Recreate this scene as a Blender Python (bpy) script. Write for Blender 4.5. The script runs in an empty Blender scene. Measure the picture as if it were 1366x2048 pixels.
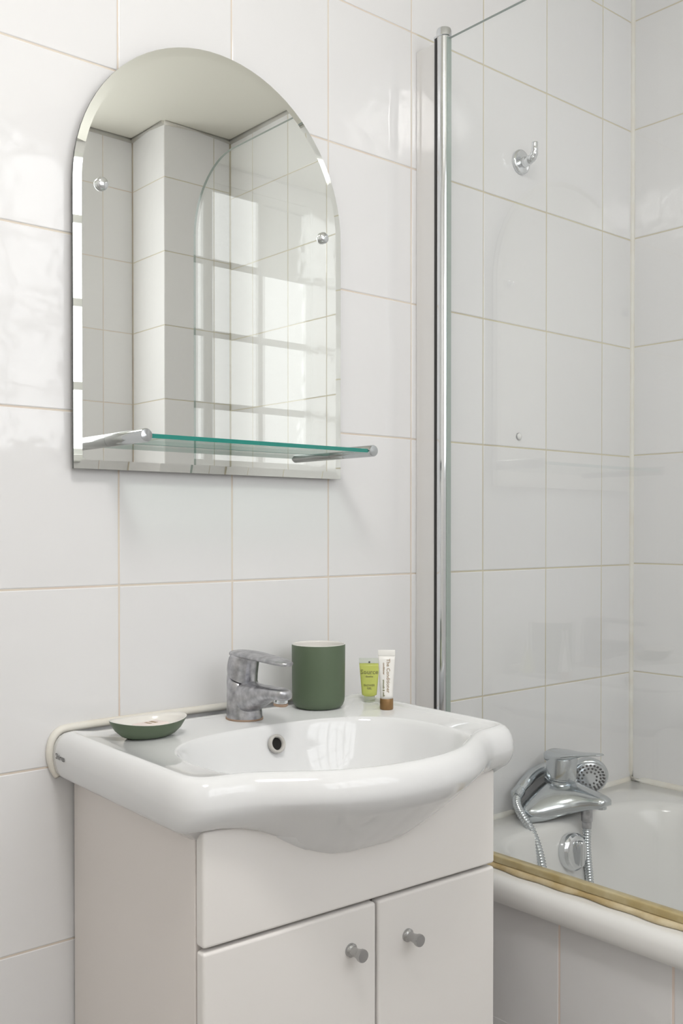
import bpy, bmesh, math, random
from mathutils import Vector, Matrix
random.seed(7)
PI = math.pi
sc = bpy.context.scene
COL = sc.collection

# ------------------------------------------------------------------ camera, world, exposure
FPX, YAW, PIT = 2000.23, 0.708998, -0.0115278
cam_d = bpy.data.cameras.new('camera')
cam_d.sensor_fit = 'AUTO'
cam_d.sensor_width = 36.0
cam_d.lens = FPX / 2048 * 36
cam_d.shift_y = 56.99 / 2048
cam_d.clip_start = 0.01
cam = bpy.data.objects.new('camera', cam_d)
COL.objects.link(cam)
cam.location = (-2.022876, -1.324889, 0.08301)
cam.rotation_euler = (PI / 2 + PIT, 0, -YAW)
sc.camera = cam

w = bpy.data.worlds.new('world'); sc.world = w; w.use_nodes = True
w.node_tree.nodes['Background'].inputs[0].default_value = (0.75, 0.82, 0.95, 1)
w.node_tree.nodes['Background'].inputs[1].default_value = 1.0
sc.view_settings.view_transform = 'Standard'
sc.view_settings.look = 'None'
sc.view_settings.gamma = 1.0
sc.view_settings.use_curve_mapping = False
sc.view_settings.exposure = 0.46
WINDOW_POWER = 2.75          # daylight behind the frosted panes
FILL_LAMP_POWER = 22.           # added fill light, shaped as a flush ceiling lamp

# ------------------------------------------------------------------ room measures
FL, CE = -1.05, 1.458       # floor and ceiling
XL, YF, YB = -2.62, -1.890, -1.672   # left wall, window wall, boxing face
XBOX = -0.270
TH, TW = 0.25, 0.20

# ------------------------------------------------------------------ materials
def mat(name, col=(.8, .8, .8), rough=.5, metal=0., **kw):
    m = bpy.data.materials.new(name); m.use_nodes = True
    b = m.node_tree.nodes['Principled BSDF']
    b.inputs['Base Color'].default_value = (*col, 1)
    b.inputs['Roughness'].default_value = rough
    b.inputs['Metallic'].default_value = metal
    for k, v in kw.items():
        b.inputs[k].default_value = v
    return m

def nd(m, t, **kw):
    n = m.node_tree.nodes.new(t)
    for k, v in kw.items():
        setattr(n, k, v)
    return n

def lk(m, a, b):
    m.node_tree.links.new(a, b)

def bump_noise(m, scale, strength, dist, detail=2., world=True, jitter=False):
    g = nd(m, 'ShaderNodeNewGeometry') if world else nd(m, 'ShaderNodeTexCoord')
    src = g.outputs['Position'] if world else g.outputs['Object']
    if jitter:
        oi = nd(m, 'ShaderNodeObjectInfo')
        mul = nd(m, 'ShaderNodeMath', operation='MULTIPLY'); mul.inputs[1].default_value = 37.
        lk(m, oi.outputs['Random'], mul.inputs[0])
        add = nd(m, 'ShaderNodeVectorMath', operation='ADD')
        lk(m, src, add.inputs[0]); lk(m, mul.outputs[0], add.inputs[1]); src = add.outputs[0]
    n = nd(m, 'ShaderNodeTexNoise'); n.inputs['Scale'].default_value = scale; n.inputs['Detail'].default_value = detail
    lk(m, src, n.inputs['Vector'])
    b = nd(m, 'ShaderNodeBump'); b.inputs['Strength'].default_value = strength; b.inputs['Distance'].default_value = dist
    lk(m, n.outputs['Fac'], b.inputs['Height'])
    lk(m, b.outputs['Normal'], m.node_tree.nodes['Principled BSDF'].inputs['Normal'])
    return n

def noise_color(m, scale, c0, c1, lo=.35, hi=.65, detail=4., sock='Base Color'):
    g = nd(m, 'ShaderNodeNewGeometry')
    n = nd(m, 'ShaderNodeTexNoise'); n.inputs['Scale'].default_value = scale; n.inputs['Detail'].default_value = detail
    lk(m, g.outputs['Position'], n.inputs['Vector'])
    r = nd(m, 'ShaderNodeValToRGB')
    r.color_ramp.elements[0].position = lo; r.color_ramp.elements[0].color = (*c0, 1)
    r.color_ramp.elements[1].position = hi; r.color_ramp.elements[1].color = (*c1, 1)
    lk(m, n.outputs['Fac'], r.inputs['Fac'])
    lk(m, r.outputs['Color'], m.node_tree.nodes['Principled BSDF'].inputs[sock])

M = {}
M['tile'] = mat('tile_glaze', (.80, .792, .792), .07)
bump_noise(M['tile'], 22., .28, .0038, 1.5, jitter=True)
oi = nd(M['tile'], 'ShaderNodeObjectInfo')
rp = nd(M['tile'], 'ShaderNodeValToRGB')
rp.color_ramp.elements[0].color = (.795, .790, .794, 1); rp.color_ramp.elements[1].color = (.825, .820, .822, 1)
lk(M['tile'], oi.outputs['Random'], rp.inputs['Fac']); lk(M['tile'], rp.outputs['Color'], M['tile'].node_tree.nodes['Principled BSDF'].inputs['Base Color'])
M['grout'] = mat('grout', (.62, .55, .45), .9)
noise_color(M['grout'], 9., (.72, .62, .54), (.76, .70, .60))
M['grout_damp'] = mat('grout_damp', (.6, .56, .42), .9)
noise_color(M['grout_damp'], 9., (.62, .56, .44), (.66, .62, .46))
M['plaster'] = mat('plaster', (.84, .83, .80), .8)
M['ceiling_paint'] = mat('ceiling_paint', (.80, .78, .70), .6)
M['silicone'] = mat('silicone', (.80, .78, .71), .35)
noise_color(M['silicone'], 14., (.78, .74, .66), (.83, .82, .77))
M['ceramic'] = mat('sanitary_ceramic', (.80, .805, .81), .06)
M['acrylic'] = mat('bath_acrylic', (.82, .815, .80), .16)
M['cabinet'] = mat('cabinet_lacquer', (.875, .848, .822), .38)
bump_noise(M['cabinet'], 60., .05, .002)
M['cab_side'] = mat('cabinet_side_board', (.85, .80, .765), .42)
M['chrome'] = mat('chrome', (.74, .76, .78), .10, 1.)
M['knob'] = mat('knob_chrome', (.46, .46, .46), .2, 1.)
M['bracket'] = mat('bracket_chrome', (.52, .54, .55), .12, 1.)
M['bath_chrome'] = mat('bath_chrome', (.60, .635, .66), .15, 1.)
M['overflow'] = mat('overflow_ring_plastic', (.52, .505, .475), .35)
M['grout_panel'] = mat('grout_panel', (.84, .73, .66), .9)
M['alu'] = mat('polished_aluminium', (.80, .79, .78), .09, .12)
M['worn'] = mat('limescaled_chrome', (.5, .5, .52), .34, 1.)
noise_color(M['worn'], 90., (.32, .32, .34), (.60, .60, .62), .3, .7, 6.)
bump_noise(M['worn'], 140., .25, .001)
M['brown_scale'] = mat('limescale_ring', (.40, .28, .20), .7)
M['dark'] = mat('dark_gasket', (.03, .03, .03), .5)
M['hole'] = mat('dark_hole', (.006, .005, .004), .8)
M['white_plastic'] = mat('white_plastic', (.82, .82, .81), .3)
M['window_paint'] = mat('window_paint', (.76, .77, .75), .4)
M['green'] = mat('green_matt_glaze', (.100, .140, .084), .42)
M['green_in'] = mat('white_inner_glaze', (.80, .78, .74), .15)
M['floor'] = mat('floor_vinyl', (.52, .50, .48), .4)
M['brown_cap'] = mat('bronze_cap', (.27, .155, .06), .32, .35)
M['tube_white'] = mat('tube_white', (.86, .845, .81), .3)
M['ink_brown'] = mat('ink_brown', (.36, .26, .16), .6)
M['ink_olive'] = mat('ink_olive', (.20, .20, .07), .6)
M['ink_grey'] = mat('ink_grey', (.10, .10, .10), .5)
M['gel'] = mat('lime_gel', (.80, .86, .26), .12, **{'Transmission Weight': .55, 'IOR': 1.2})
M['clear_plastic'] = mat('clear_plastic', (.88, .92, .84), .12, **{'Transmission Weight': .8, 'IOR': 1.15})
M['paper'] = mat('soap_wrapper', (.84, .74, .70), .5)
M['seal'] = mat('yellowed_seal', (.50, .40, .20), .35)
noise_color(M['seal'], 20., (.46, .36, .17), (.60, .52, .32))
M['bead'] = mat('yellowed_bead', (.62, .49, .28), .5)
noise_color(M['bead'], 25., (.52, .39, .19), (.72, .62, .42))
M['glass_edge'] = mat('glass_edge_green', (.02, .24, .20), .15)
M['screen_edge'] = mat('glass_edge_grey', (.36, .42, .39), .2)
M['mirror_edge'] = mat('mirror_edge', (.05, .055, .05), .4)
M['rubber'] = mat('grey_rubber_nozzle', (.09, .09, .09), .6)
M['head_face'] = mat('spray_plate', (.62, .64, .66), .22, .9)

m = mat('mirror_silver', (.905, .917, .885), .0, 1.); M['mirror'] = m

def thin_glass(name, tint, f0=.045):
    m = bpy.data.materials.new(name); m.use_nodes = True
    nt = m.node_tree; nt.nodes.clear()
    out = nd(m, 'ShaderNodeOutputMaterial')
    tr = nd(m, 'ShaderNodeBsdfTransparent'); tr.inputs[0].default_value = (*tint, 1)
    gl = nd(m, 'ShaderNodeBsdfGlossy'); gl.inputs['Roughness'].default_value = 0.; gl.inputs['Color'].default_value = (1, 1, 1, 1)
    lw = nd(m, 'ShaderNodeLayerWeight'); lw.inputs['Blend'].default_value = .5
    p = nd(m, 'ShaderNodeMath', operation='POWER'); p.inputs[1].default_value = 5.
    lk(m, lw.outputs['Facing'], p.inputs[0])
    ma = nd(m, 'ShaderNodeMath', operation='MULTIPLY_ADD'); ma.inputs[1].default_value = 1 - f0; ma.inputs[2].default_value = f0
    lk(m, p.outputs[0], ma.inputs[0])
    mx = nd(m, 'ShaderNodeMixShader')
    lk(m, ma.outputs[0], mx.inputs[0]); lk(m, tr.outputs[0], mx.inputs[1]); lk(m, gl.outputs[0], mx.inputs[2])
    lk(m, mx.outputs[0], out.inputs[0])
    return m
M['glass'] = thin_glass('screen_glass', (.990, .996, .994), .040)
M['shelf_glass'] = thin_glass('shelf_glass', (.90, .965, .935))

def emitter(name, col, power, mottled=False):
    m = bpy.data.materials.new(name); m.use_nodes = True
    nt = m.node_tree; nt.nodes.clear()
    out = nd(m, 'ShaderNodeOutputMaterial'); em = nd(m, 'ShaderNodeEmission')
    em.inputs[0].default_value = (*col, 1); em.inputs[1].default_value = power
    if mottled:
        g = nd(m, 'ShaderNodeNewGeometry'); n = nd(m, 'ShaderNodeTexNoise')
        n.inputs['Scale'].default_value = 90.; n.inputs['Detail'].default_value = 3.
        lk(m, g.outputs['Position'], n.inputs['Vector'])
        r = nd(m, 'ShaderNodeMapRange'); r.inputs[1].default_value = .3; r.inputs[2].default_value = .7
        r.inputs[3].default_value = power * .9; r.inputs[4].default_value = power * 1.1
        lk(m, n.outputs['Fac'], r.inputs[0]); lk(m, r.outputs[0], em.inputs[1])
    lk(m, em.outputs[0], out.inputs[0])
    return m
M['daylit'] = emitter('daylit_frosted_glass', (.97, .985, 1.), WINDOW_POWER, True)
M['lamp'] = emitter('fill_lamp_diffuser', (1., .975, .95), FILL_LAMP_POWER)

# ------------------------------------------------------------------ object helpers
def obj(name, v, f, material, parent=None, off=(0, 0, 0), smooth=True, sharp=None, mats=None, fm=None, wn=False):
    me = bpy.data.meshes.new(name)
    me.from_pydata([(a[0] - off[0], a[1] - off[1], a[2] - off[2]) for a in v], [], f)
    me.update()
    o = bpy.data.objects.new(name, me); COL.objects.link(o)
    for mm in (mats or [material]):
        me.materials.append(mm)
    if fm:
        for p, i in zip(me.polygons, fm): p.material_index = i
    bm = bmesh.new(); bm.from_mesh(me); bmesh.ops.recalc_face_normals(bm, faces=bm.faces); bm.to_mesh(me); bm.free()
    if smooth:
        for p in me.polygons: p.use_smooth = True
        if sharp is not None:
            me.set_sharp_from_angle(angle=math.radians(sharp))
    if parent: o.parent = parent
    if wn: o.modifiers.new('wn', 'WEIGHTED_NORMAL').keep_sharp = True
    return o

def thing(name, label, cat, loc, rotz=0., group=None):
    o = bpy.data.objects.new(name, None); COL.objects.link(o)
    o.empty_display_size = .05
    o.location = loc; o.rotation_euler = (0, 0, rotz)
    o['label'] = label; o['category'] = cat
    if group: o['group'] = group
    return o

def structure(name, loc=(0, 0, 0)):
    o = bpy.data.objects.new(name, None); COL.objects.link(o); o.location = loc; o['kind'] = 'structure'
    return o

def box(x0, x1, y0, y1, z0, z1):
    v = [(x, y, z) for x in (x0, x1) for y in (y0, y1) for z in (z0, z1)]
    f = [(0, 1, 3, 2), (4, 6, 7, 5), (0, 4, 5, 1), (2, 3, 7, 6), (0, 2, 6, 4), (1, 5, 7, 3)]
    return v, f

def join(*parts):
    V, F = [], []
    for v, f in parts:
        n = len(V); V += list(v); F += [tuple(i + n for i in q) for q in f]
    return V, F

def rbox(x0, x1, y0, y1, z0, z1, r=.002, seg=2):
    bm = bmesh.new()
    v, f = box(x0, x1, y0, y1, z0, z1)
    bv = [bm.verts.new(a) for a in v]
    for q in f: bm.faces.new([bv[i] for i in q])
    bmesh.ops.recalc_face_normals(bm, faces=bm.faces)
    bmesh.ops.bevel(bm, geom=list(bm.edges), offset=r, segments=seg, profile=.5, affect='EDGES')
    bm.verts.ensure_lookup_table()
    for i, a in enumerate(bm.verts): a.index = i
    V = [tuple(a.co) for a in bm.verts]; F = [tuple(a.index for a in q.verts) for q in bm.faces]
    bm.free()
    return V, F

def loft(rings, closed=True, cap0=False, cap1=False):
    n = len(rings[0]); V = [p for r in rings for p in r]; F = []
    for i in range(len(rings) - 1):
        for j in range(n if closed else n - 1):
            k = (j + 1) % n
            F.append((i * n + j, i * n + k, (i + 1) * n + k, (i + 1) * n + j))
    if cap0: F.append(tuple(range(n))[::-1])
    if cap1: F.append(tuple((len(rings) - 1) * n + j for j in range(n)))
    return V, F

def frame(d, upv=(0, 0, 1)):
    d = Vector(d).normalized(); a = Vector(upv)
    if abs(d.dot(a)) > .95: a = Vector((1, 0, 0))
    u = d.cross(a).normalized(); return u, u.cross(d).normalized()

def lathe(base, axis, prof, n=32, cap0=True, cap1=True):
    """prof: (radius, distance along the axis)"""
    base = Vector(base); ax = Vector(axis).normalized(); u, v = frame(ax)
    R = []
    for r, h in prof:
        R.append([tuple(base + ax * h + (u * math.cos(2 * PI * k / n) + v * math.sin(2 * PI * k / n)) * max(r, 1e-5)) for k in range(n)])
    return loft(R, True, cap0, cap1)

def catmull(P, n=8):
    P = [Vector(p) for p in P]; out = []
    for i in range(len(P) - 1):
        p0, p1, p2, p3 = P[max(i - 1, 0)], P[i], P[i + 1], P[min(i + 2, len(P) - 1)]
        for k in range(n):
            t = k / n
            out.append(.5 * ((2 * p1) + (p2 - p0) * t + (2 * p0 - 5 * p1 + 4 * p2 - p3) * t * t + (3 * p1 - p0 - 3 * p2 + p3) * t ** 3))
    out.append(P[-1]); return out

def tube(P, rad, n=16, cap=True):
    P = [Vector(p) for p in P]; R = []; pu = None
    for i, p in enumerate(P):
        d = (P[min(i + 1, len(P) - 1)] - P[max(i - 1, 0)]).normalized()
        if pu is None: u, v = frame(d)
        else:
            u = (pu - d * pu.dot(d)).normalized(); v = d.cross(u)
        pu = u
        r = rad(i) if callable(rad) else rad
        R.append([tuple(p + (u * math.cos(2 * PI * k / n) + v * math.sin(2 * PI * k / n)) * r) for k in range(n)])
    return loft(R, True, cap, cap)

def ring_xf(ring, f): return [f(p) for p in ring]

def text_mesh(s, size, bold=0.):
    c = bpy.data.curves.new('lettering', 'FONT'); c.body = s; c.size = size; c.offset = bold; c.resolution_u = 2
    o = bpy.data.objects.new('lettering', c); COL.objects.link(o)
    dg = bpy.context.evaluated_depsgraph_get(); dg.update()
    me = bpy.data.meshes.new_from_object(o.evaluated_get(dg))
    v = [tuple(a.co) for a in me.vertices]; f = [tuple(p.vertices) for p in me.polygons]
    bpy.data.objects.remove(o); bpy.data.curves.remove(c); bpy.data.meshes.remove(me)
    xs = [a[0] for a in v]; mx = (min(xs) + max(xs)) / 2
    return [(a[0] - mx, a[1]) for a in v], f

# ------------------------------------------------------------------ tiled walls
tile_cache = {}
def tile_mesh(wd, ht):
    k = (round(wd, 4), round(ht, 4))
    if k in tile_cache: return tile_cache[k]
    b, d, e = .0012, .0025, .0006
    def rect(ins, y): return [(ins, y, ins), (wd - ins, y, ins), (wd - ins, y, ht - ins), (ins, y, ht - ins)]
    V, F = loft([rect(0, d), rect(0, e), rect(b, 0)], True, True, True)
    me = bpy.data.meshes.new('tile'); me.from_pydata(V, [], F); me.update()
    bm = bmesh.new(); bm.from_mesh(me); bmesh.ops.recalc_face_normals(bm, faces=bm.faces); bm.to_mesh(me); bm.free()
    me.materials.append(M['tile'])
    tile_cache[k] = me
    return me

def cells(u0, u1, lines_u, v0, v1, lines_v, holes=(), g=.0014):
    us = [u0] + [a for a in lines_u if u0 + .012 < a < u1 - .012] + [u1]
    vs = [v0] + [a for a in lines_v if v0 + .012 < a < v1 - .012] + [v1]
    out = []
    for i in range(len(us) - 1):
        for j in range(len(vs) - 1):
            rects = [(us[i] + g, us[i + 1] - g, vs[j] + g, vs[j + 1] - g)]
            for (a0, a1, b0, b1) in holes:
                nxt = []
                for (p0, p1, q0, q1) in rects:
                    if p1 <= a0 or p0 >= a1 or q1 <= b0 or q0 >= b1: nxt.append((p0, p1, q0, q1)); continue
                    if p0 < a0: nxt.append((p0, a0, q0, q1))
                    if p1 > a1: nxt.append((a1, p1, q0, q1))
                    m0, m1 = max(p0, a0), min(p1, a1)
                    if q0 < b0: nxt.append((m0, m1, q0, b0))
                    if q1 > b1: nxt.append((m0, m1, b1, q1))
                rects = nxt
            out += [r for r in rects if r[1] - r[0] > .01 and r[3] - r[2] > .01]
    return out

def tiles(parent, org, rotz, rects, tilt=.0013):
    for (a0, a1, b0, b1) in rects:
        o = bpy.data.objects.new('tile', tile_mesh(a1 - a0, b1 - b0)); COL.objects.link(o)
        o.parent = parent
        mtx = Matrix.Translation(org) @ Matrix.Rotation(rotz, 4, 'Z') @ Matrix.Translation((a0, 0, b0))
        mtx = mtx @ Matrix.Rotation(random.uniform(-tilt, tilt), 4, 'X') @ Matrix.Rotation(random.uniform(-tilt, tilt), 4, 'Z')
        o.matrix_local = mtx

D = .0025
# wall_back: tile faces lie in y = 0, facing -y
wb = structure('wall_back')
D = .0013
obj('grout_bed', *box(XL - .1, -.70, D - .0004, .12, FL - .1, CE + .1), M['grout'], wb, smooth=False)
obj('grout_bed', *box(-.70, .12, D - .0004, .12, FL - .1, CE + .1), M['grout_damp'], wb, smooth=False)
zl = [k * TH for k in range(-5, 7)]
xl = [-.1159 - k * TW for k in range(0, 14)]
tiles(wb, (0, 0, 0), 0, cells(XL, 0, sorted(xl), FL, CE, zl))
# wall_right: tile faces in x = 0, facing -x ; local u runs towards -y
wr = structure('wall_right')
obj('grout_bed', *box(D - .0004, .12, YF - .1, D - .0004, FL - .1, CE + .1), M['grout_damp'], wr, smooth=False)
tiles(wr, (0, 0, .0033), -PI / 2, cells(.003, -YB, [.14 + k * TW for k in range(9)], FL, CE - .0033, zl))
# wall_front: the window wall, facing +y (local u runs towards -x)
WX0, WX1, WZ0, WZ1 = -1.955, -.462, .30, 1.395      # window opening
wf = structure('wall_front')
hole = (-WX1, -WX0, WZ0, WZ1)
for (a, b, c, d) in ((XL - .1, WX0, FL - .1, CE + .1), (WX1, .12, FL - .1, CE + .1), (WX0, WX1, FL - .1, WZ0), (WX0, WX1, WZ1, CE + .1)):
    obj('grout_bed', *box(a, b, YF - .14, YF - D + .0004, c, d), M['grout'], wf, smooth=False)
zf = [k * TH + .024 for k in range(-5, 7)]
tiles(wf, (0, YF, 0), PI, cells(-XBOX, -XL, [.384 + k * TW for k in range(12)], FL, CE, zf, [hole]))
# boxing in the corner behind the bath
bx = structure('trim_1')
obj('grout_bed', *box(XBOX + D, -.0005, YF + .001, YB - D, FL, CE - .001), M['grout_damp'], bx, smooth=False)
tiles(bx, (0, YB, 0), PI, cells(.004, -XBOX, [.07], FL, CE, zf))
tiles(bx, (XBOX, YB, 0), -PI / 2, cells(0, YB - YF - .003, [], FL, CE, zf))
# left wall, floor, ceiling
obj('wall_left', *box(XL - .12, XL, YF - .14, .12, FL - .1, CE + .1), M['plaster'], smooth=False)['kind'] = 'structure'
obj('floor', *box(XL - .1, .1, YF - .14, .12, FL - .12, FL), M['floor'], smooth=False)['kind'] = 'structure'
obj('ceiling', *box(XL - .1, .1, YF - .14, .12, CE, CE + .1), M['ceiling_paint'], smooth=False)['kind'] = 'structure'
# silicone in the corner and round the bath, small cove at the ceiling
def bead(name, P, r):
    o = obj(name, *tube(P, r, 10), M['silicone']); o['kind'] = 'structure'; return o
bead('trim_2', [(-.001, -.001, FL + .545 + .01 * k) for k in range(0, 196, 3)], .0062)
bead('trim_3', [(-.72 + .02 * k, -.001, -.4995) for k in range(37)], .0075)
bead('trim_4', [(-.001, -.004 - .03 * k, -.4975) for k in range(55)], .0085)
def cove(name, P):
    return bead(name, P, .010)
cove('trim_5', [(XBOX - .002, YF + .004, CE - .002), (XL, YF + .004, CE - .002)])
cove('trim_6', [(XBOX - .003, YF + .004, CE - .002), (XBOX - .003, YB + .003, CE - .002)])
cove('trim_7', [(XBOX - .003, YB + .003, CE - .002), (-.003, YB + .003, CE - .002)])
cove('trim_8', [(-.003, YB + .003, CE - .002), (-.003, -.003, CE - .002)])

# window: three casements of two columns and four rows of frosted panes
win = structure('window_1')
P = lambda n, b, mm: obj(n, *b, mm, win, smooth=False)
fy0, fy1 = YF - .045, YF - .004
P('sill', rbox(WX0, WX1, YF - .12, YF + .022, WZ0, WZ0 + .025, .004), M['window_paint'])
P('reveal', box(WX0, WX0 + .006, YF - .12, YF, WZ0, WZ1), M['window_paint'])
P('reveal', box(WX1 - .006, WX1, YF - .12, YF, WZ0, WZ1), M['window_paint'])
P('reveal', box(WX0, WX1, YF - .12, YF, WZ1 - .006, WZ1), M['window_paint'])
cols = [(-1.918, -1.709), (-1.680, -1.475), (-1.427, -1.222), (-1.193, -.984), (-.936, -.731), (-.702, -.497)]
rows = [(.345, .535), (.562, .806), (.833, 1.076), (1.103, 1.356)]
xs = [WX0 + .006]
edges = [WX0 + .006] + [a for c in cols for a in c] + [WX1 - .006]
for i in range(0, len(edges), 2):
    P('stile' if i in (0, 4, 8, 12) else 'glazing_bar', rbox(edges[i], edges[i + 1], fy0, fy1, WZ0 + .025, WZ1 - .006, .003), M['window_paint'])
zed = [WZ0 + .025] + [a for r in rows for a in r] + [WZ1 - .006]
for (c0, c1) in cols:
    for i in range(0, len(zed), 2):
        P('rail' if i in (0, 8) else 'glazing_bar', rbox(c0, c1, fy0 + .002, fy1 - .002, zed[i], zed[i + 1], .003), M['window_paint'])
    for j, (r0, r1) in enumerate(rows):
        if c0 < -1.9 and j == 3:
            P('vent_panel', rbox(c0, c1, fy0 + .01, fy0 + .02, r0, r1, .002), M['window_paint'])
        else:
            P('pane', box(c0, c1, fy1 - .014, fy1 - .008, r0, r1), M['daylit'])

# ceiling lamp added as fill light, out of frame and out of the mirror
lt = thing('added_fill_lamp', 'added fill light shaped as a round white ceiling lamp, out of view', 'lamp', (-1.70, -1.05, CE))
obj('base', *lathe((0, 0, 0), (0, 0, -1), [(.20, 0), (.21, .004), (.21, .03), (.202, .034)], 40), M['white_plastic'], lt, sharp=40)
obj('diffuser', *lathe((0, 0, -.034), (0, 0, -1), [(.198, 0), (.194, .02), (.16, .042), (.09, .054), (0, .058)], 40, True, False), M['lamp'], lt)

# ------------------------------------------------------------------ bathtub
BX0, BX1, BY0, BY1, BZ = -.745, -.003, -1.628, -.003, -.50
def rrect(x0, x1, y0, y1, r, z, n=10, side=14):
    pts = []
    C = [((x1 - r, y1 - r), 0), ((x0 + r, y1 - r), 90), ((x0 + r, y0 + r), 180), ((x1 - r, y0 + r), 270)]
    for i, ((cx, cy), a0) in enumerate(C):
        arc = [(cx + r * math.cos(math.radians(a0 + 90 * k / n)), cy + r * math.sin(math.radians(a0 + 90 * k / n))) for k in range(n + 1)]
        pts += arc
        (nx, ny), na = C[(i + 1) % 4]
        e = (nx + r * math.cos(math.radians(na)), ny + r * math.sin(math.radians(na)))
        pts += [(arc[-1][0] + (e[0] - arc[-1][0]) * k / side, arc[-1][1] + (e[1] - arc[-1][1]) * k / side) for k in range(1, side)]
    return [(a, b, z) for a, b in pts]
bath = thing('bathtub', 'white built-in bath under the glass screen along the right wall', 'bathtub', ((BX0 + BX1) / 2, (BY0 + BY1) / 2, FL))
bo = bath.location
R = [rrect(BX0 + .016, BX1, BY0, BY1, .004, BZ - .040), rrect(BX0 + .004, BX1, BY0, BY1, .006, BZ - .041),
     rrect(BX0, BX1, BY0, BY1, .008, BZ - .034), rrect(BX0 - .001, BX1, BY0, BY1, .006, BZ - .016),
     rrect(BX0 + .004, BX1, BY0, BY1, .006, BZ - .006), rrect(BX0 + .014, BX1, BY0 + .003, BY1, .006, BZ - .0008),
     rrect(BX0 + .024, BX1 - .001, BY0 + .006, BY1 - .001, .006, BZ)]
ix0, ix1, iy0, iy1 = -.662, -.095, -1.54, -.092
for ins, dz, rr in ((0, 0, .12), (.008, .002, .122), (.014, .008, .124), (.018, .018, .126), (.026, .07, .13), (.045, .20, .14), (.07, .33, .15), (.10, .39, .16), (.15, .415, .14), (.2, .42, .08)):
    R.append(rrect(ix0 + ins, ix1 - ins, iy0 + ins * 1.6, iy1 - ins, rr, BZ - dz))
obj('tub', *loft(R, True, False, True), M['acrylic'], bath, bo, sharp=60)
# tiled front panel
pnl = obj('side_panel', *box(BX0 + .0284, BX0 + .06, BY0, BY1 - .001, FL, BZ - .042), M['grout_panel'], bath, bo, smooth=False)
for (a0, a1, b0, b1) in cells(.004, -BY0, [.137 + .2025 * k for k in range(8)], FL, BZ - .042, [-.748 - .2 * k for k in range(2)], (), .0020):
    o = bpy.data.objects.new('tile', tile_mesh(a1 - a0, b1 - b0)); COL.objects.link(o); o.parent = pnl
    o.matrix_local = Matrix.Translation(Vector((BX0 + .0275, 0, 0)) - bo) @ Matrix.Rotation(-PI / 2, 4, 'Z') @ Matrix.Translation((a0, 0, b0)) @ Matrix.Rotation(random.uniform(-.002, .002), 4, 'X')
obj('overflow_cover', *lathe((-.388, -.1205, -.557), (0, -1, .12), [(.036, -.004), (.037, .004), (.036, .010), (.032, .014), (.030, .0155), (.018, .0165), (0, .017)], 40), M['chrome'], bath, bo, sharp=35)
obj('overflow_grip', *rbox(-.394, -.382, -.150, -.134, -.581, -.531, .004), M['chrome'], bath, bo)

# ------------------------------------------------------------------ bath screen
SX = -.700
scr = thing('bath_screen', 'clear glass bath screen with chrome pole hinged to the tiled wall', 'shower screen', (SX, -.4, BZ))
so = scr.location
obj('wall_channel', *rbox(SX - .004, SX + .016, -.050, -.0005, BZ + .001, .966, .0008), M['alu'], scr, so, smooth=False)
obj('gasket', *box(SX - .0065, SX + .010, -.055, -.0495, BZ + .004, .972), M['dark'], scr, so, smooth=False)
pole = obj('pole', *lathe((SX, -.0668, BZ + .002), (0, 0, 1), [(.0122, 0), (.0122, 1.467)], 36), M['chrome'], scr, so, sharp=40)
obj('pole_cap', *lathe((SX, -.0668, BZ + 1.469), (0, 0, 1), [(.0118, 0), (.0138, .0015), (.0138, .012), (.0125, .0155), (.008, .017), (0, .017)], 36), M['chrome'], scr, so, sharp=40)
obj('cap_tab', *rbox(SX - .006, SX + .006, -.060, -.046, .9665, .977, .002), M['chrome'], scr, so)
obj('gasket', *box(SX - .005, SX + .005, -.0806, -.0782, BZ + .004, .966), M['screen_edge'], scr, so, smooth=False)
def pane_outline(y0, y1, z0, z1, r):
    pts = [(y0, z0), (y1, z0)]
    for k in range(17):
        a = math.radians(90 * k / 16)
        pts.append((y1 + r - r * math.cos(a), z1 - r + r * math.sin(a)))
    pts.append((y0, z1)); return pts
ol = pane_outline(-.0800, -.802, BZ + .022, .964, .168)
n = len(ol)
V = [(SX - .003, a, b) for a, b in ol] + [(SX + .003, a, b) for a, b in ol]
F = [tuple(range(n)), tuple(range(n, 2 * n))[::-1]] + [(i, (i + 1) % n, n + (i + 1) % n, n + i) for i in range(n)]
obj('glass', V, F, None, scr, so, smooth=False, mats=[M['glass'], M['screen_edge']], fm=[0, 0] + [1] * n)
obj('bottom_seal', *rbox(SX - .0085, SX + .0085, -.802, -.056, BZ + .010, BZ + .0225, .002), M['seal'], scr, so)
ys = [-.056 - .746 * k / 60 for k in range(61)]
prof = [(-.0125, .0012), (-.0125, .0055), (-.009, .0098), (.009, .0098), (.0125, .0055), (.0125, .0012)]
RR = []
for i, y in enumerate(ys):
    wv = 1 + .16 * math.sin(i * .9) + .12 * math.sin(i * .37 + 1)
    RR.append([(SX + a * wv, y, BZ + b) for a, b in prof])
obj('silicone_bead', *loft(RR, True, True, True), M['bead'], scr, so)

# ------------------------------------------------------------------ bath mixer with hand shower
MX, MY = -.350, -.058
mx = thing('bath_mixer', 'chrome lever bath filler on the end ledge of the bath', 'tap', (MX, MY, BZ))
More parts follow.
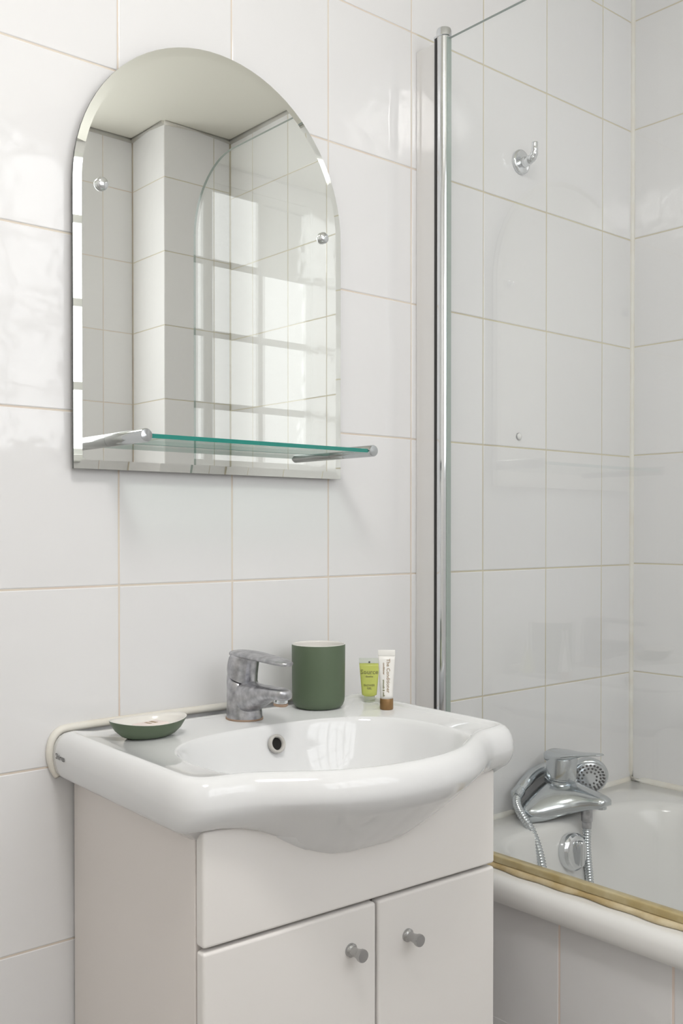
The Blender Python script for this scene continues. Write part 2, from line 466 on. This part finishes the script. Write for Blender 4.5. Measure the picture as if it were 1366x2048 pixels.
# body: cross sections along y (towards the bather), each a rounded profile in x,z
def sect(y, hw, z0, z1, cx=0., n=28, flat=.55):
    out = []
    for k in range(n):
        a = 2 * PI * k / n
        c, s = math.cos(a), math.sin(a)
        x = math.copysign(abs(c) ** .8, c) * hw
        zz = s if s > 0 else math.copysign(abs(s) ** flat, s)
        out.append((cx + x, y, (z0 + z1) / 2 + zz * (z1 - z0) / 2))
    return out
def wing(y, hw, z0, zc, zs, n=40):
    """broad base section: height zc in the middle, zs at the flanks"""
    out = []
    for k in range(n + 1):
        u = -1 + 2 * k / n
        out.append((hw * u, y, z0 + (zs - z0) + (zc - zs) * math.exp(-(u * 2.1) ** 2) - (zs - z0) * .85 * abs(u) ** 8))
    for k in range(n + 1):
        out.append((hw * (1 - 2 * k / n), y, z0))
    return out
def delta(y, hw, z0, zs, zc, p, n=36):
    out = []
    for k in range(n + 1):
        u = -1 + 2 * k / n
        out.append((hw * u, y, zs + (zc - zs) * max(0, 1 - abs(u) ** p) ** (1 / (1 + .5 * (p - 1)))))
    for k in range(1, n):
        u = 1 - 2 * k / n
        out.append((hw * u, y, z0))
    return out
obj('body', *loft([delta(.036, .088, .001, .010, .034, 1.3), delta(.030, .102, .001, .016, .056, 1.3), delta(.014, .111, .001, .020, .071, 1.35), delta(-.004, .113, .001, .022, .074, 1.35), delta(-.016, .108, .001, .021, .073, 1.4),
    delta(-.030, .088, .004, .020, .071, 1.5), delta(-.044, .066, .010, .023, .069, 1.7), delta(-.060, .046, .017, .028, .066, 2.0), delta(-.078, .033, .024, .033, .0625, 2.3), delta(-.096, .0255, .030, .037, .059, 2.6), delta(-.110, .0215, .034, .039, .056, 2.8), delta(-.118, .0165, .037, .041, .053, 2.8), delta(-.122, .009, .041, .043, .050, 2.8)], True, True, True), M['bath_chrome'], mx, sharp=75)
obj('aerator', *lathe((0, -.103, .036), (0, 0, -1), [(.0125, -.004), (.0125, .006), (.010, .007), (.010, .003)], 24), M['bath_chrome'], mx, sharp=40)
obj('cartridge_housing', *lathe((0, -.006, .060), (0, -.10, 1), [(.033, -.012), (.033, .012), (.0295, .0135), (.0295, .016), (.0315, .0175), (.0305, .055), (.028, .060), (.018, .0625), (0, .063)], 36), M['bath_chrome'], mx, sharp=30)
lv = [sect(.026, .014, .112, .124), sect(.016, .026, .106, .129), sect(-.01, .0305, .106, .131), sect(-.035, .026, .115, .131), sect(-.06, .017, .125, .1335), sect(-.085, .0135, .131, .137), sect(-.100, .012, .1335, .1385), sect(-.107, .006, .135, .138)]
obj('lever', *loft(lv, True, True, True), M['bath_chrome'], mx, sharp=70)
obj('hose_outlet', *lathe((.002, -.070, .030), (0, 0, -1), [(.0135, -.006), (.0135, .002), (.0115, .004), (.0115, .032), (.0095, .034), (.0095, .046), (.007, .047)], 24), M['worn'], mx, sharp=35)

hs = thing('hand_shower', 'chrome hand shower head resting behind the bath filler', 'shower head', (-.36, -.04, BZ + .03))
ho = hs.location
hp = catmull([(-.437, -.026, -.4475), (-.41, -.023, -.434), (-.37, -.0155, -.424), (-.33, -.0165, -.419), (-.29, -.030, -.421), (-.262, -.044, -.430)], 6)
obj('handle', *tube(hp, lambda i: .0105 + .003 * math.sin(i / 30 * PI), 18), M['bath_chrome'], hs, ho)
obj('end_nut', *lathe((-.443, -.0285, -.4505), (-.9, -.1, -.45), [(.0115, -.012), (.0128, -.008), (.0128, .006), (.0105, .009)], 20), M['bath_chrome'], hs, ho, sharp=35)
hc, hd = Vector((-.246, -.058, -.440)), Vector((-.62, -.72, -.30)).normalized()
obj('head', *lathe(hc, hd, [(.006, -.026), (.024, -.023), (.037, -.012), (.0415, 0), (.0415, .006), (.0395, .010), (.036, .0112)], 40, True, True), M['bath_chrome'], hs, ho, sharp=50)
fc = obj('spray_plate', *lathe(hc + hd * .0113, hd, [(.036, -.001), (.0355, .001), (.018, .0018), (0, .002)], 40), M['head_face'], hs, ho)
uu, vv = frame(hd)
nz = []
for rad, cnt in ((.031, 24), (.0235, 18), (.0155, 11)):
    for k in range(cnt):
        a = 2 * PI * k / cnt
        nz.append(lathe(hc + hd * .0121 + (uu * math.cos(a) + vv * math.sin(a)) * rad, hd, [(.0026, 0), (.0021, .0022)], 6))
no = obj('nozzles', *join(*nz), M['rubber'], hs, ho, sharp=30); no['kind'] = 'stuff'

hose = thing('shower_hose', 'ribbed chrome shower hose looping down into the bath', 'hose', (-.40, -.11, -.62))
hso = hose.location
def ribbed(P, r, pitch=.0054):
    pts = catmull(P, 40); L = [0]
    for a, b in zip(pts, pts[1:]): L.append(L[-1] + (b - a).length)
    n = int(L[-1] / pitch * 4); out = []; j = 0
    for k in range(n + 1):
        s = L[-1] * k / n
        while j < len(L) - 2 and L[j + 1] < s: j += 1
        t = (s - L[j]) / max(L[j + 1] - L[j], 1e-9)
        out.append(pts[j].lerp(pts[j + 1], t))
    return tube(out, lambda i: r * (1. if i % 4 in (0, 1) else .80), 12)
ox, oy = MX + .002, MY - .070
P0 = [(-.4500, -.0325, -.4565), (-.464, -.045, -.466), (-.477, -.068, -.480), (-.481, -.092, -.500), (-.482, -.110, -.530), (-.482, -.122, -.570), (-.484, -.128, -.63), (-.480, -.140, -.75), (-.455, -.175, -.86), (-.43, -.24, -.892)]
P1 = [(-.43, -.24, -.892), (-.395, -.28, -.893), (-.355, -.26, -.890), (-.330, -.195, -.84), (ox + .004, oy - .012, -.72), (ox + .003, oy - .004, -.62), (ox, oy, -.56), (ox, oy, -.518)]
obj('hose_length', *ribbed(P0 + P1[1:], .0088), M['bath_chrome'], hose, hso)

# ------------------------------------------------------------------ robe hook, plug
hk = thing('robe_hook', 'chrome round robe hook on the tiles behind the glass screen', 'hook', (-.4042, -.0005, .8344))
obj('back_plate', *lathe((0, 0, 0), (0, -1, 0), [(.0245, 0), (.0252, .002), (.0245, .005), (.021, .007), (.018, .0065), (.012, .009), (0, .010)], 36), M['chrome'], hk, sharp=50)
pg = catmull([(0, -.005, -.002), (0, -.018, -.003), (0, -.030, .000), (0, -.036, .008), (0, -.0375, .018), (0, -.0378, .030)], 6)
obj('peg', *tube(pg, lambda i: [.0105, .0095, .0085, .0075, .0068, .0062, .006][min(i // 5, 6)], 16), M['chrome'], hk)
pl = thing('tile_plug', 'tiny round white plug in a tile behind the glass screen', 'plug', (-.4072, -.0003, .273))
obj('cap', *lathe((0, 0, 0), (0, -1, 0), [(.0068, 0), (.0066, .003), (.0055, .0045), (0, .005)], 20), M['white_plastic'], pl)
obj('collar', *lathe((0, 0, 0), (0, -1, 0), [(.0078, 0), (.0078, .0015), (.0068, .0022)], 20), M['worn'], pl)

# ------------------------------------------------------------------ mirror and its shelf
MCX, MZ0, MHW = -1.1478, .1684, .2465
MZS = .5735                                     # spring line of the arch
mir = thing('wall_mirror', 'frameless arched mirror with a slanted glass rim on the white tiles', 'mirror', (MCX, -.004, MZ0))
mo = mir.location
YM0, YM1 = -.0120, -.0170                       # back and face of the glass
def arch(hw, z0, zs, n=40, ins=0.):
    hw -= ins; z0 += ins
    pts = [(-hw, z0), (hw, z0)]
    for k in range(n + 1):
        a = PI * k / n
        pts.append((hw * math.cos(a), zs + hw * math.sin(a)))
    return [(MCX + a, b) for a, b in pts]
A0, A1 = arch(MHW, MZ0, MZS), arch(MHW, MZ0, MZS, ins=.0125)
r0 = [(a, YM0, b) for a, b in A0]; r1 = [(a, YM1 + .0017, b) for a, b in A0]; r2 = [(a, YM1, b) for a, b in A1]
n = len(A0)
V, F = loft([r0, r1, r2], True, True, True)
fm = [1] * n + [0] * n + [1, 0]
obj('silvered_glass', V, F, None, mir, mo, smooth=False, mats=[M['mirror'], M['mirror_edge']], fm=fm)
for sx in (-.2040, .2045):
    sc_ = obj('screw', *lathe((MCX + sx, 0, .5740), (0, -1, 0), [(.004, .0), (.004, .0171), (.0092, .0172), (.0096, .0195), (.0088, .0225), (.006, .0245), (0, .0251)], 28), M['chrome'], mir, mo, sharp=50)
for sx, sz in ((-.15, .25), (.15, .25), (-.15, .52), (.15, .52)):
    obj('spacer', *lathe((MCX + sx, -.0005, sz), (0, -1, 0), [(.009, 0), (.009, .0117)], 16), M['white_plastic'], mir, mo)

shf = thing('glass_shelf', 'clear glass shelf on two chrome bars at the foot of the mirror', 'shelf', (-1.129, -.06, .2105))
sho = shf.location
for bxx, nm in ((-1.3385, 'a'), (-.9205, 'b')):
    b = obj('bracket', *lathe((bxx, YM1 - .0002, .2105), (0, -1, 0), [(.0095, 0), (.0095, .102), (.0085, .104), (0, .1045)], 32), M['bracket'], shf, sho, sharp=40)
    sg = 1 if nm == 'a' else -1
    obj('cap', *lathe((bxx, -.1216, .2105), (0, -1, 0), [(.0098, -.011), (.0102, -.0105), (.0102, -.0015), (.0092, .0005), (0, .001)], 32), M['worn'], b, sharp=40)
    if nm == 'a':
        obj('tape_patch', *lathe((bxx, -.066, .2105), (0, -1, 0), [(.0096, 0), (.0097, .0002), (.0097, .0085), (.0096, .0088)], 32), mat('aged_tape', (.48, .43, .30), .5), b)
x0, x1, ya, yb, z0, z1 = -1.3365, -.9225, -.116, YM1 - .002, .2075, .2135
V, F = box(x0, x1, ya, yb, z0, z1)
obj('glass_plate', V, F, None, shf, sho, smooth=False, mats=[M['shelf_glass'], M['glass_edge']], fm=[1, 1, 1, 1, 0, 0])

# ------------------------------------------------------------------ vanity unit (turned 2.2 degrees off the wall)
AL = math.radians(2.2)
BVX, BVY = -1.3905, -.0035
def vx(s, t): return (BVX + s * math.cos(AL) - t * math.sin(AL), BVY - s * math.sin(AL) - t * math.cos(AL))
CW, CD, FT = .4825, .3395, .358      # carcass width and depth, front plane
cab = thing('vanity_cabinet', 'white vanity cabinet with two doors and small chrome knobs under the basin', 'cabinet', (BVX, BVY, FL), -AL)
vo = (0, 0, FL)
TOP = -.268
obj('carcass', *join(rbox(0, .018, -CD, -.002, FL, TOP, .0012), rbox(CW - .018, CW, -CD, -.002, FL, TOP, .0012), box(.018, CW - .018, -CD + .01, -.004, FL + .06, FL + .078), box(.018, CW - .018, -.012, -.004, FL + .06, TOP - .01), box(.018, CW - .018, -CD + .05, -CD + .066, FL, FL + .06), box(.018, CW - .018, -CD + .004, -CD + .02, -.46, -.38)), M['cab_side'], cab, vo, smooth=False)
obj('front_panel', *rbox(.0005, CW + .0005, -FT, -CD - .0005, -.3975, -.2625, .0042, 3), M['cabinet'], cab, vo, wn=True)
DT = -.4022
for (a, b, kx, kz, nm) in ((.0005, .2595, .2165, -.4535, 'l'), (.2630, CW + .0005, .3140, -.4590, 'r')):
    d = obj('door', *rbox(a, b, -FT, -CD - .0012, FL + .065, DT, .0042, 3), M['cabinet'], cab, vo, wn=True)
    obj('knob', *lathe((kx, -FT + .0005, kz), (0, -1, 0), [(.0088, 0), (.0088, .0030), (.0078, .0042), (.0060, .006), (.0056, .012), (.0068, .0185), (.0082, .0215), (.0084, .0245), (.0078, .0262), (0, .0268)], 28), M['knob'], d, vo, sharp=40)

# basin ------------------------------------------------------
BC = .2445                     # centre line of the basin
half = [(0, .470), (.05, .466), (.10, .452), (.142, .430), (.178, .406), (.203, .392), (.228, .3865), (.250, .381), (.266, .369), (.2755, .350), (.2785, .325), (.2785, .25), (.2785, .15), (.2785, .05), (.2780, .012), (.2760, .004), (.268, .0005), (.20, 0), (.10, 0), (0, 0)]
hc_ = [(v.x, v.y) for v in catmull([(a, b, 0) for a, b in half], 8)]
outl = [(BC + a, b) for a, b in hc_] + [(BC - a, b) for a, b in hc_[::-1][1:-1]]
def inset(poly, d):
    n = len(poly); out = []
    for i in range(n):
        p, q = Vector(poly[i - 1]), Vector(poly[(i + 1) % n])
        t = (q - p).normalized(); nrm = Vector((-t.y, t.x))
        c = Vector(poly[i]); ctr = Vector((BC, .22))
        if nrm.dot(ctr - c) < 0: nrm = -nrm
        q = c + nrm * d
        out.append((min(max(q.x, BC - .2785 + d), BC + .2785 - d), max(q.y, d)))
    return out
NA = 224
CTR = (BC, .255)
def polar(poly, n=NA, ctr=CTR):
    out = []; m = len(poly)
    for k in range(n):
        a = -PI / 2 + 2 * PI * k / n; dx, dy = math.cos(a), math.sin(a); best = None
        for i in range(m):
            (x1, y1), (x2, y2) = poly[i], poly[(i + 1) % m]
            ex, ey = x2 - x1, y2 - y1; den = dx * ey - dy * ex
            if abs(den) < 1e-12: continue
            u = ((x1 - ctr[0]) * ey - (y1 - ctr[1]) * ex) / den
            w_ = ((x1 - ctr[0]) * dy - (y1 - ctr[1]) * dx) / den
            if u > 0 and -1e-9 <= w_ <= 1 + 1e-9 and (best is None or u > best): best = u
        out.append((ctr[0] + dx * best, ctr[1] + dy * best))
    return out
# underside: contact line on the panel front, dipping in the middle
def zbot(s):
    u = abs(s - BC)
    pts = [(0, -.3300), (.03, -.3298), (.06, -.3265), (.09, -.3165), (.115, -.3040), (.14, -.2890), (.165, -.2770), (.19, -.2685), (.22, -.2630), (.28, -.2615)]
    for (a, za), (b, zb) in zip(pts, pts[1:]):
        if u <= b:
            k = (u - a) / (b - a); k = k
            return za + (zb - za) * k
    return -.2615
out0 = polar(outl)
def smoothstep(x): x = max(0, min(1, x)); return x * x * (3 - 2 * x)
bot = []
for (s, t) in polar(inset(outl, .010)):
    tt = min(t, FT - .004)
    bot.append((s, tt))
ZT = -.230
rings = []
und = [(BC + (s - BC) * .5, .2 + (t - .2) * .5) for s, t in bot]
rings.append([(s, -t, -.352) for s, t in und])
rings.append([(s, -t, zbot(s)) for s, t in bot])
for ph in (6, 14, 24, 34, 44, 54, 64, 74, 84, 90):
    a = math.radians(90 - ph); r = []
    for (so_, to_), (sb, tb) in zip(out0, bot):
        front = smoothstep((to_ - .36) / .08)
        cx, sz = math.cos(a), math.sin(a)
        v = (ph - 6) / 84; v = 1 - v                      # 0 at the rim, 1 at the underside contact
        fx = 1 - .35 * v if v < .14 else .951 * (1 - (v - .14) / .86) ** .88
        cx = cx * (1 - front) + fx * front; sz = sz * (1 - front) + v * front
        zb = zbot(sb)
        r.append((sb + (so_ - sb) * cx, -(tb + (to_ - tb) * cx), ZT + (zb - ZT) * sz))
    rings.append(r)
def rimz(s, t, z):
    if z < -.2044: return z
    k = max(smoothstep(t / .07), smoothstep((abs(s - BC) - .215) / .04))
    return -.2044 + (z + .2044) * k
for d, z in ((.0010, -.221), (.0035, -.2125), (.0075, -.2055), (.0130, -.2008), (.0185, -.1988), (.0230, -.1990), (.0262, -.2008), (.0285, -.2030), (.0310, -.2044)):
    rings.append([(s, -t, rimz(s, t, z)) for s, t in polar(inset(outl, d))])
# bowl
bcx, bct, ba, bb = BC - .006, .2810, .2030, .1490
def bowl(k, z, ct=bct, e=2.6):
    poly = []
    for i in range(160):
        a = 2 * PI * i / 160; c, s = math.cos(a), math.sin(a)
        poly.append((bcx + math.copysign(abs(c) ** (2 / e), c) * ba * k, ct + math.copysign(abs(s) ** (2 / e), s) * bb * k))
    return [(s, -t, z) for s, t in polar(poly)]
rings.append(bowl(1.012, -.2044)); rings.append(bowl(1.00, -.2048)); rings.append(bowl(.988, -.2068)); rings.append(bowl(.974, -.2115))
for k, z, ct in ((.952, -.222, .281), (.92, -.240, .281), (.87, -.262, .280), (.79, -.288, .279), (.66, -.311, .277), (.50, -.327, .272), (.32, -.336, .268), (.12, -.340, .265)):
    rings.append(bowl(k, z, ct))
bas = thing('washbasin', 'white ceramic washbasin with bow front set on the vanity cabinet', 'basin', (BVX, BVY, -.30), -AL)
bso = (0, 0, -.30)
obj('bowl', *loft(rings, True, True, True), M['ceramic'], bas, bso, sharp=80)
# overflow on the back slope of the bowl
oc, on = Vector((.2490, -.1470, -.2300)), Vector((0, -1, .30)).normalized()
ring_ = obj('overflow_ring', *lathe(oc, on, [(.0135, -.003), (.0138, .0015), (.0125, .003), (.0098, .0026), (.0090, -.004), (.0088, -.012)], 32, False, False), M['overflow'], bas, bso)
obj('overflow_hole', *lathe(oc, on, [(.0089, -.002), (.0080, -.0021), (0, -.0022)], 24, False, True), M['hole'], bas, bso)
obj('waste', *lathe((BC, -.265, -.3402), (0, 0, 1), [(.030, 0), (.031, .002), (.027, .0035), (.020, .003), (0, .004)], 32), M['chrome'], bas, bso)
# silicone between basin and wall
sil = []
for i, (s, t) in enumerate(hc_):
    pass
sp = catmull([(-.0235, -.003, -.2630), (-.0310, -.002, -.2500), (-.0350, -.0015, -.2320), (-.0315, -.001, -.2120), (-.0205, -.0005, -.2005), (-.002, -.0005, -.1975), (.05, .001, -.1965), (.15, .004, -.1965), (.25, .008, -.1975), (.34, .012, -.198), (.42, .015, -.199)], 8)
obj('sealant', *tube(sp, lambda i: .0058, 12), M['silicone'], bas, bso)
# maker's script on the left flank
tv, tf = text_mesh('Shires', .0110, .0002)
obj('lettering', [(BC - .2794, -.036 - a * 1.15, -.2335 + b) for a, b in tv], tf, M['ink_grey'], bas, bso, smooth=False)

# basin mixer ------------------------------------------------
tx, ty = vx(.2445, .067)
DECK = -.2043
tp = thing('basin_tap', 'limescaled chrome single-lever tap on the basin deck', 'tap', (tx, ty, DECK), -AL)
def oval(y, z, hx, hy, n=32, tilt=0.):
    out = []
    for k in range(n):
        a = 2 * PI * k / n
        yy = math.sin(a) * hy
        out.append((math.cos(a) * hx, y + yy * math.cos(tilt), z + yy * math.sin(tilt)))
    return out
obj('base_ring', *loft([oval(0, 0, .0275, .0305), oval(0, .0025, .0275, .0305)], True, True, True), M['brown_scale'], tp)
obj('body', *loft([oval(0, .002, .0265, .0295), oval(.0005, .012, .0262, .0285), oval(.0015, .025, .0255, .0268), oval(.003, .040, .0250, .0255), oval(.0045, .052, .0246, .0250, tilt=.25), oval(.0055, .060, .0240, .0245, tilt=.40), oval(.006, .063, .020, .021, tilt=.42)], True, True, True), M['worn'], tp, sharp=60)
sp_ = []
for (y, zc, hw, hh) in ((.000, .036, .0225, .024), (-.018, .034, .0222, .0235), (-.036, .0375, .0205, .0190), (-.054, .0430, .0185, .0140), (-.072, .0475, .0170, .0100), (-.088, .0490, .0162, .0090), (-.100, .0492, .0150, .0086), (-.108, .0490, .0120, .0078), (-.111, .0488, .0075, .0055)):
    ring = []
    for k in range(28):
        a = 2 * PI * k / 28; c, s = math.cos(a), math.sin(a)
        ring.append((math.copysign(abs(c) ** .75, c) * hw, y, zc + math.copysign(abs(s) ** .75, s) * hh))
    sp_.append(ring)
obj('spout', *loft(sp_, True, True, True), M['worn'], tp, sharp=70)
obj('aerator', *lathe((0, -.096, .043), (0, .12, -1), [(.0105, 0), (.0108, .004), (.0100, .0095), (.008, .010), (.008, .006)], 24), M['chrome'], tp, sharp=40)
obj('scale_ring', *lathe((0, -.0955, .0335), (0, .12, -1), [(.0106, -.0035), (.0106, .0002), (.0101, .0006)], 24, False, False), M['brown_scale'], tp)
# lever head: a leaning collar and a flat blade reaching forward
lh = []
for (y, z, hx, hy, tl) in ((.0055, .0640, .0235, .0240, .42), (.0060, .0700, .0238, .0242, .36), (.0045, .0780, .0238, .0240, .26), (.0025, .0860, .0236, .0236, .12), (.001, .0930, .0230, .0230, -.02), (.000, .0975, .0212, .0215, -.06), (-.0005, .0990, .016, .017, -.06)):
    lh.append(oval(y, z, hx, hy, 32, tl))
obj('lever_collar', *loft(lh, True, True, True), M['worn'], tp, sharp=60)
bl = []
for (y, z, hw, th) in ((.022, .0965, .010, .003), (.016, .0985, .0175, .0045), (0, .0985, .0215, .005), (-.02, .0985, .0215, .005), (-.045, .0975, .0200, .0047), (-.072, .0965, .0185, .0043), (-.096, .0952, .0160, .0040), (-.111, .0943, .0115, .0034), (-.117, .0938, .0060, .0024)):
    ring = []
    for k in range(24):
        a = 2 * PI * k / 24; c, s = math.cos(a), math.sin(a)
        ring.append((math.copysign(abs(c) ** .7, c) * hw, y, z + math.copysign(abs(s) ** .8, s) * th))
    bl.append(ring)
obj('lever', *loft(bl, True, True, True), M['worn'], tp, sharp=70)

# tumbler ----------------------------------------------------
cx_, cy_ = vx(.3905, .060)
cup = thing('tumbler', 'dark green ceramic tumbler with white inside behind the tap spout', 'cup', (cx_, cy_, DECK), -AL)
prof = [(.030, 0), (.0355, .0012), (.0395, .005), (.0418, .011), (.0425, .018), (.0428, .05), (.0432, .1005), (.0428, .1022)]
obj('shell', *lathe((0, 0, 0), (0, 0, 1), prof, 56, True, False), M['green'], cup, sharp=50)
obj('lining', *lathe((0, 0, 0), (0, 0, 1), [(.0428, .1022), (.0418, .1030), (.0405, .1022), (.0400, .10), (.0395, .03), (.036, .012), (.025, .006), (0, .005)], 56, False, True), M['green_in'], cup)

# soap dish --------------------------------------------------
sx_, sy_ = vx(.0680, .096)
dish = thing('soap_dish', 'small oval green ceramic soap dish on the left basin deck', 'soap dish', (sx_, sy_, DECK), -AL)
def dring(z, a, b, lift=0., n=56):
    out = []
    for k in range(n):
        t = 2 * PI * k / n
        c = math.cos(t)
        out.append((a * c, b * math.sin(t), z + lift * c * c))
    return out
obj('shell', *loft([dring(0, .026, .018), dring(.0006, .031, .022), dring(.004, .039, .028), (dring(.011, .048, .0345, .001)), dring(.0195, .0545, .0395, .003), dring(.0222, .0560, .0405, .0045)], True, True, False), M['green'], dish)
obj('lining', *loft([dring(.0222, .0560, .0405, .0045), dring(.0226, .0552, .0397, .0045), dring(.0190, .052, .037, .003), dring(.011, .045, .0315, .001), dring(.0065, .036, .025), dring(.005, .02, .014)], True, False, True), M['green_in'], dish)
sx2, sy2 = vx(.0700, .098)
soap = thing('wrapped_soap', 'little paper-wrapped guest soap lying in the green dish', 'soap', (sx2, sy2, DECK + .0068), -AL + .25)
obj('wrapper', *rbox(-.024, .024, -.0155, .0155, 0, .0125, .0045, 3), M['paper'], soap)
obj('print_mark', *join(box(-.006, -.002, -.006, .006, .0125, .0127), box(.003, .0085, -.0065, .0065, .0125, .0127)), M['ink_brown'], soap, smooth=False)

# toiletry tubes ---------------------------------------------
def flat_tube(h0, h1, r, wtop, n=36, steps=10, ttop=.0012):
    R_ = []
    for k in range(steps + 1):
        u = k / steps
        hx = r + (wtop - r) * u; hy = r + (ttop - r) * (u ** 1.15)
        R_.append([(hx * math.cos(2 * PI * j / n), hy * math.sin(2 * PI * j / n), h0 + (h1 - h0) * u) for j in range(n)])
    return R_
def tube_surface(h0, h1, r, wtop, ttop=.0012):
    def f(x, z):
        u = max(0, min(1, (z - h0) / (h1 - h0)))
        hx = r + (wtop - r) * u; hy = r + (ttop - r) * (u ** 1.15)
        q = max(0, 1 - (x / hx) ** 2)
        return -hy * math.sqrt(q) - .00025
    return f
def facing(px):  # turn so that the printed face looks towards the camera
    return math.atan2(cam.location.y - px[1], cam.location.x - px[0]) + PI / 2
gx, gy = vx(.4875, .072)
g = thing('gel_tube', 'lime green gel sachet tube standing on its clear cap', 'tube', (gx, gy, DECK), facing((gx, gy)))
obj('cap', *lathe((0, 0, 0), (0, 0, 1), [(.0085, 0), (.009, .001), (.009, .0095), (.007, .0105)], 28), M['clear_plastic'], g, sharp=40)
RG = flat_tube(.012, .0640, .0125, .0168)
obj('body', *loft([[(a * .55, b * .55, .0095) for a, b, c in RG[0]], [(a * .8, b * .8, .0105) for a, b, c in RG[0]]] + RG, True, True, True), M['gel'], g)
obj('crimp', *rbox(-.0172, .0172, -.0011, .0011, .0640, .0725, .0008), M['clear_plastic'], g)
sf = tube_surface(.012, .0640, .0125, .0168)
for s, size, z, mm in (('Source', .0105, .0465, 'ink_olive'), ('douche', .0042, .0415, 'ink_olive'), ('SHOWER', .0045, .0270, 'ink_olive'), ('GEL', .0045, .0222, 'ink_olive')):
    tv, tf = text_mesh(s, size, .00015)
    obj('lettering', [(a, sf(a, b + z), b + z) for a, b in tv], tf, M[mm], g, smooth=False)
obj('hang_dot', *lathe((0, -.0013, .066), (0, -1, 0), [(.0016, 0), (.0014, .0004)], 12), M['ink_grey'], g)

hx_, hy_ = vx(.4645, .142)
t2 = thing('cream_tube', 'white cream tube standing on its bronze brown cap', 'tube', (hx_, hy_, DECK), facing((hx_, hy_)))
obj('cap', *lathe((0, 0, 0), (0, 0, 1), [(.0098, 0), (.0106, .0008), (.0108, .002), (.0108, .0165), (.0102, .0175)], 32), M['brown_cap'], t2, sharp=40)
RG = flat_tube(.0175, .0850, .0100, .0135)
obj('body', *loft(RG, True, True, True), M['tube_white'], t2)
obj('crimp', *rbox(-.0138, .0138, -.0011, .0011, .0850, .0945, .0008), M['tube_white'], t2)
sf = tube_surface(.0175, .0850, .0100, .0135)
for s, size, x, zc, mm in (('The Conditioner', .0078, .0002, .0540, 'ink_brown'), ('conditioner', .0040, -.0056, .0650, 'ink_brown'), ('smooth & soft', .0046, -.0060, .0345, 'ink_olive')):
    tv, tf = text_mesh(s, size, .00012)
    obj('lettering', [(x + b, sf(x + b, zc - a), zc - a) for a, b in tv], tf, M[mm], t2, smooth=False)
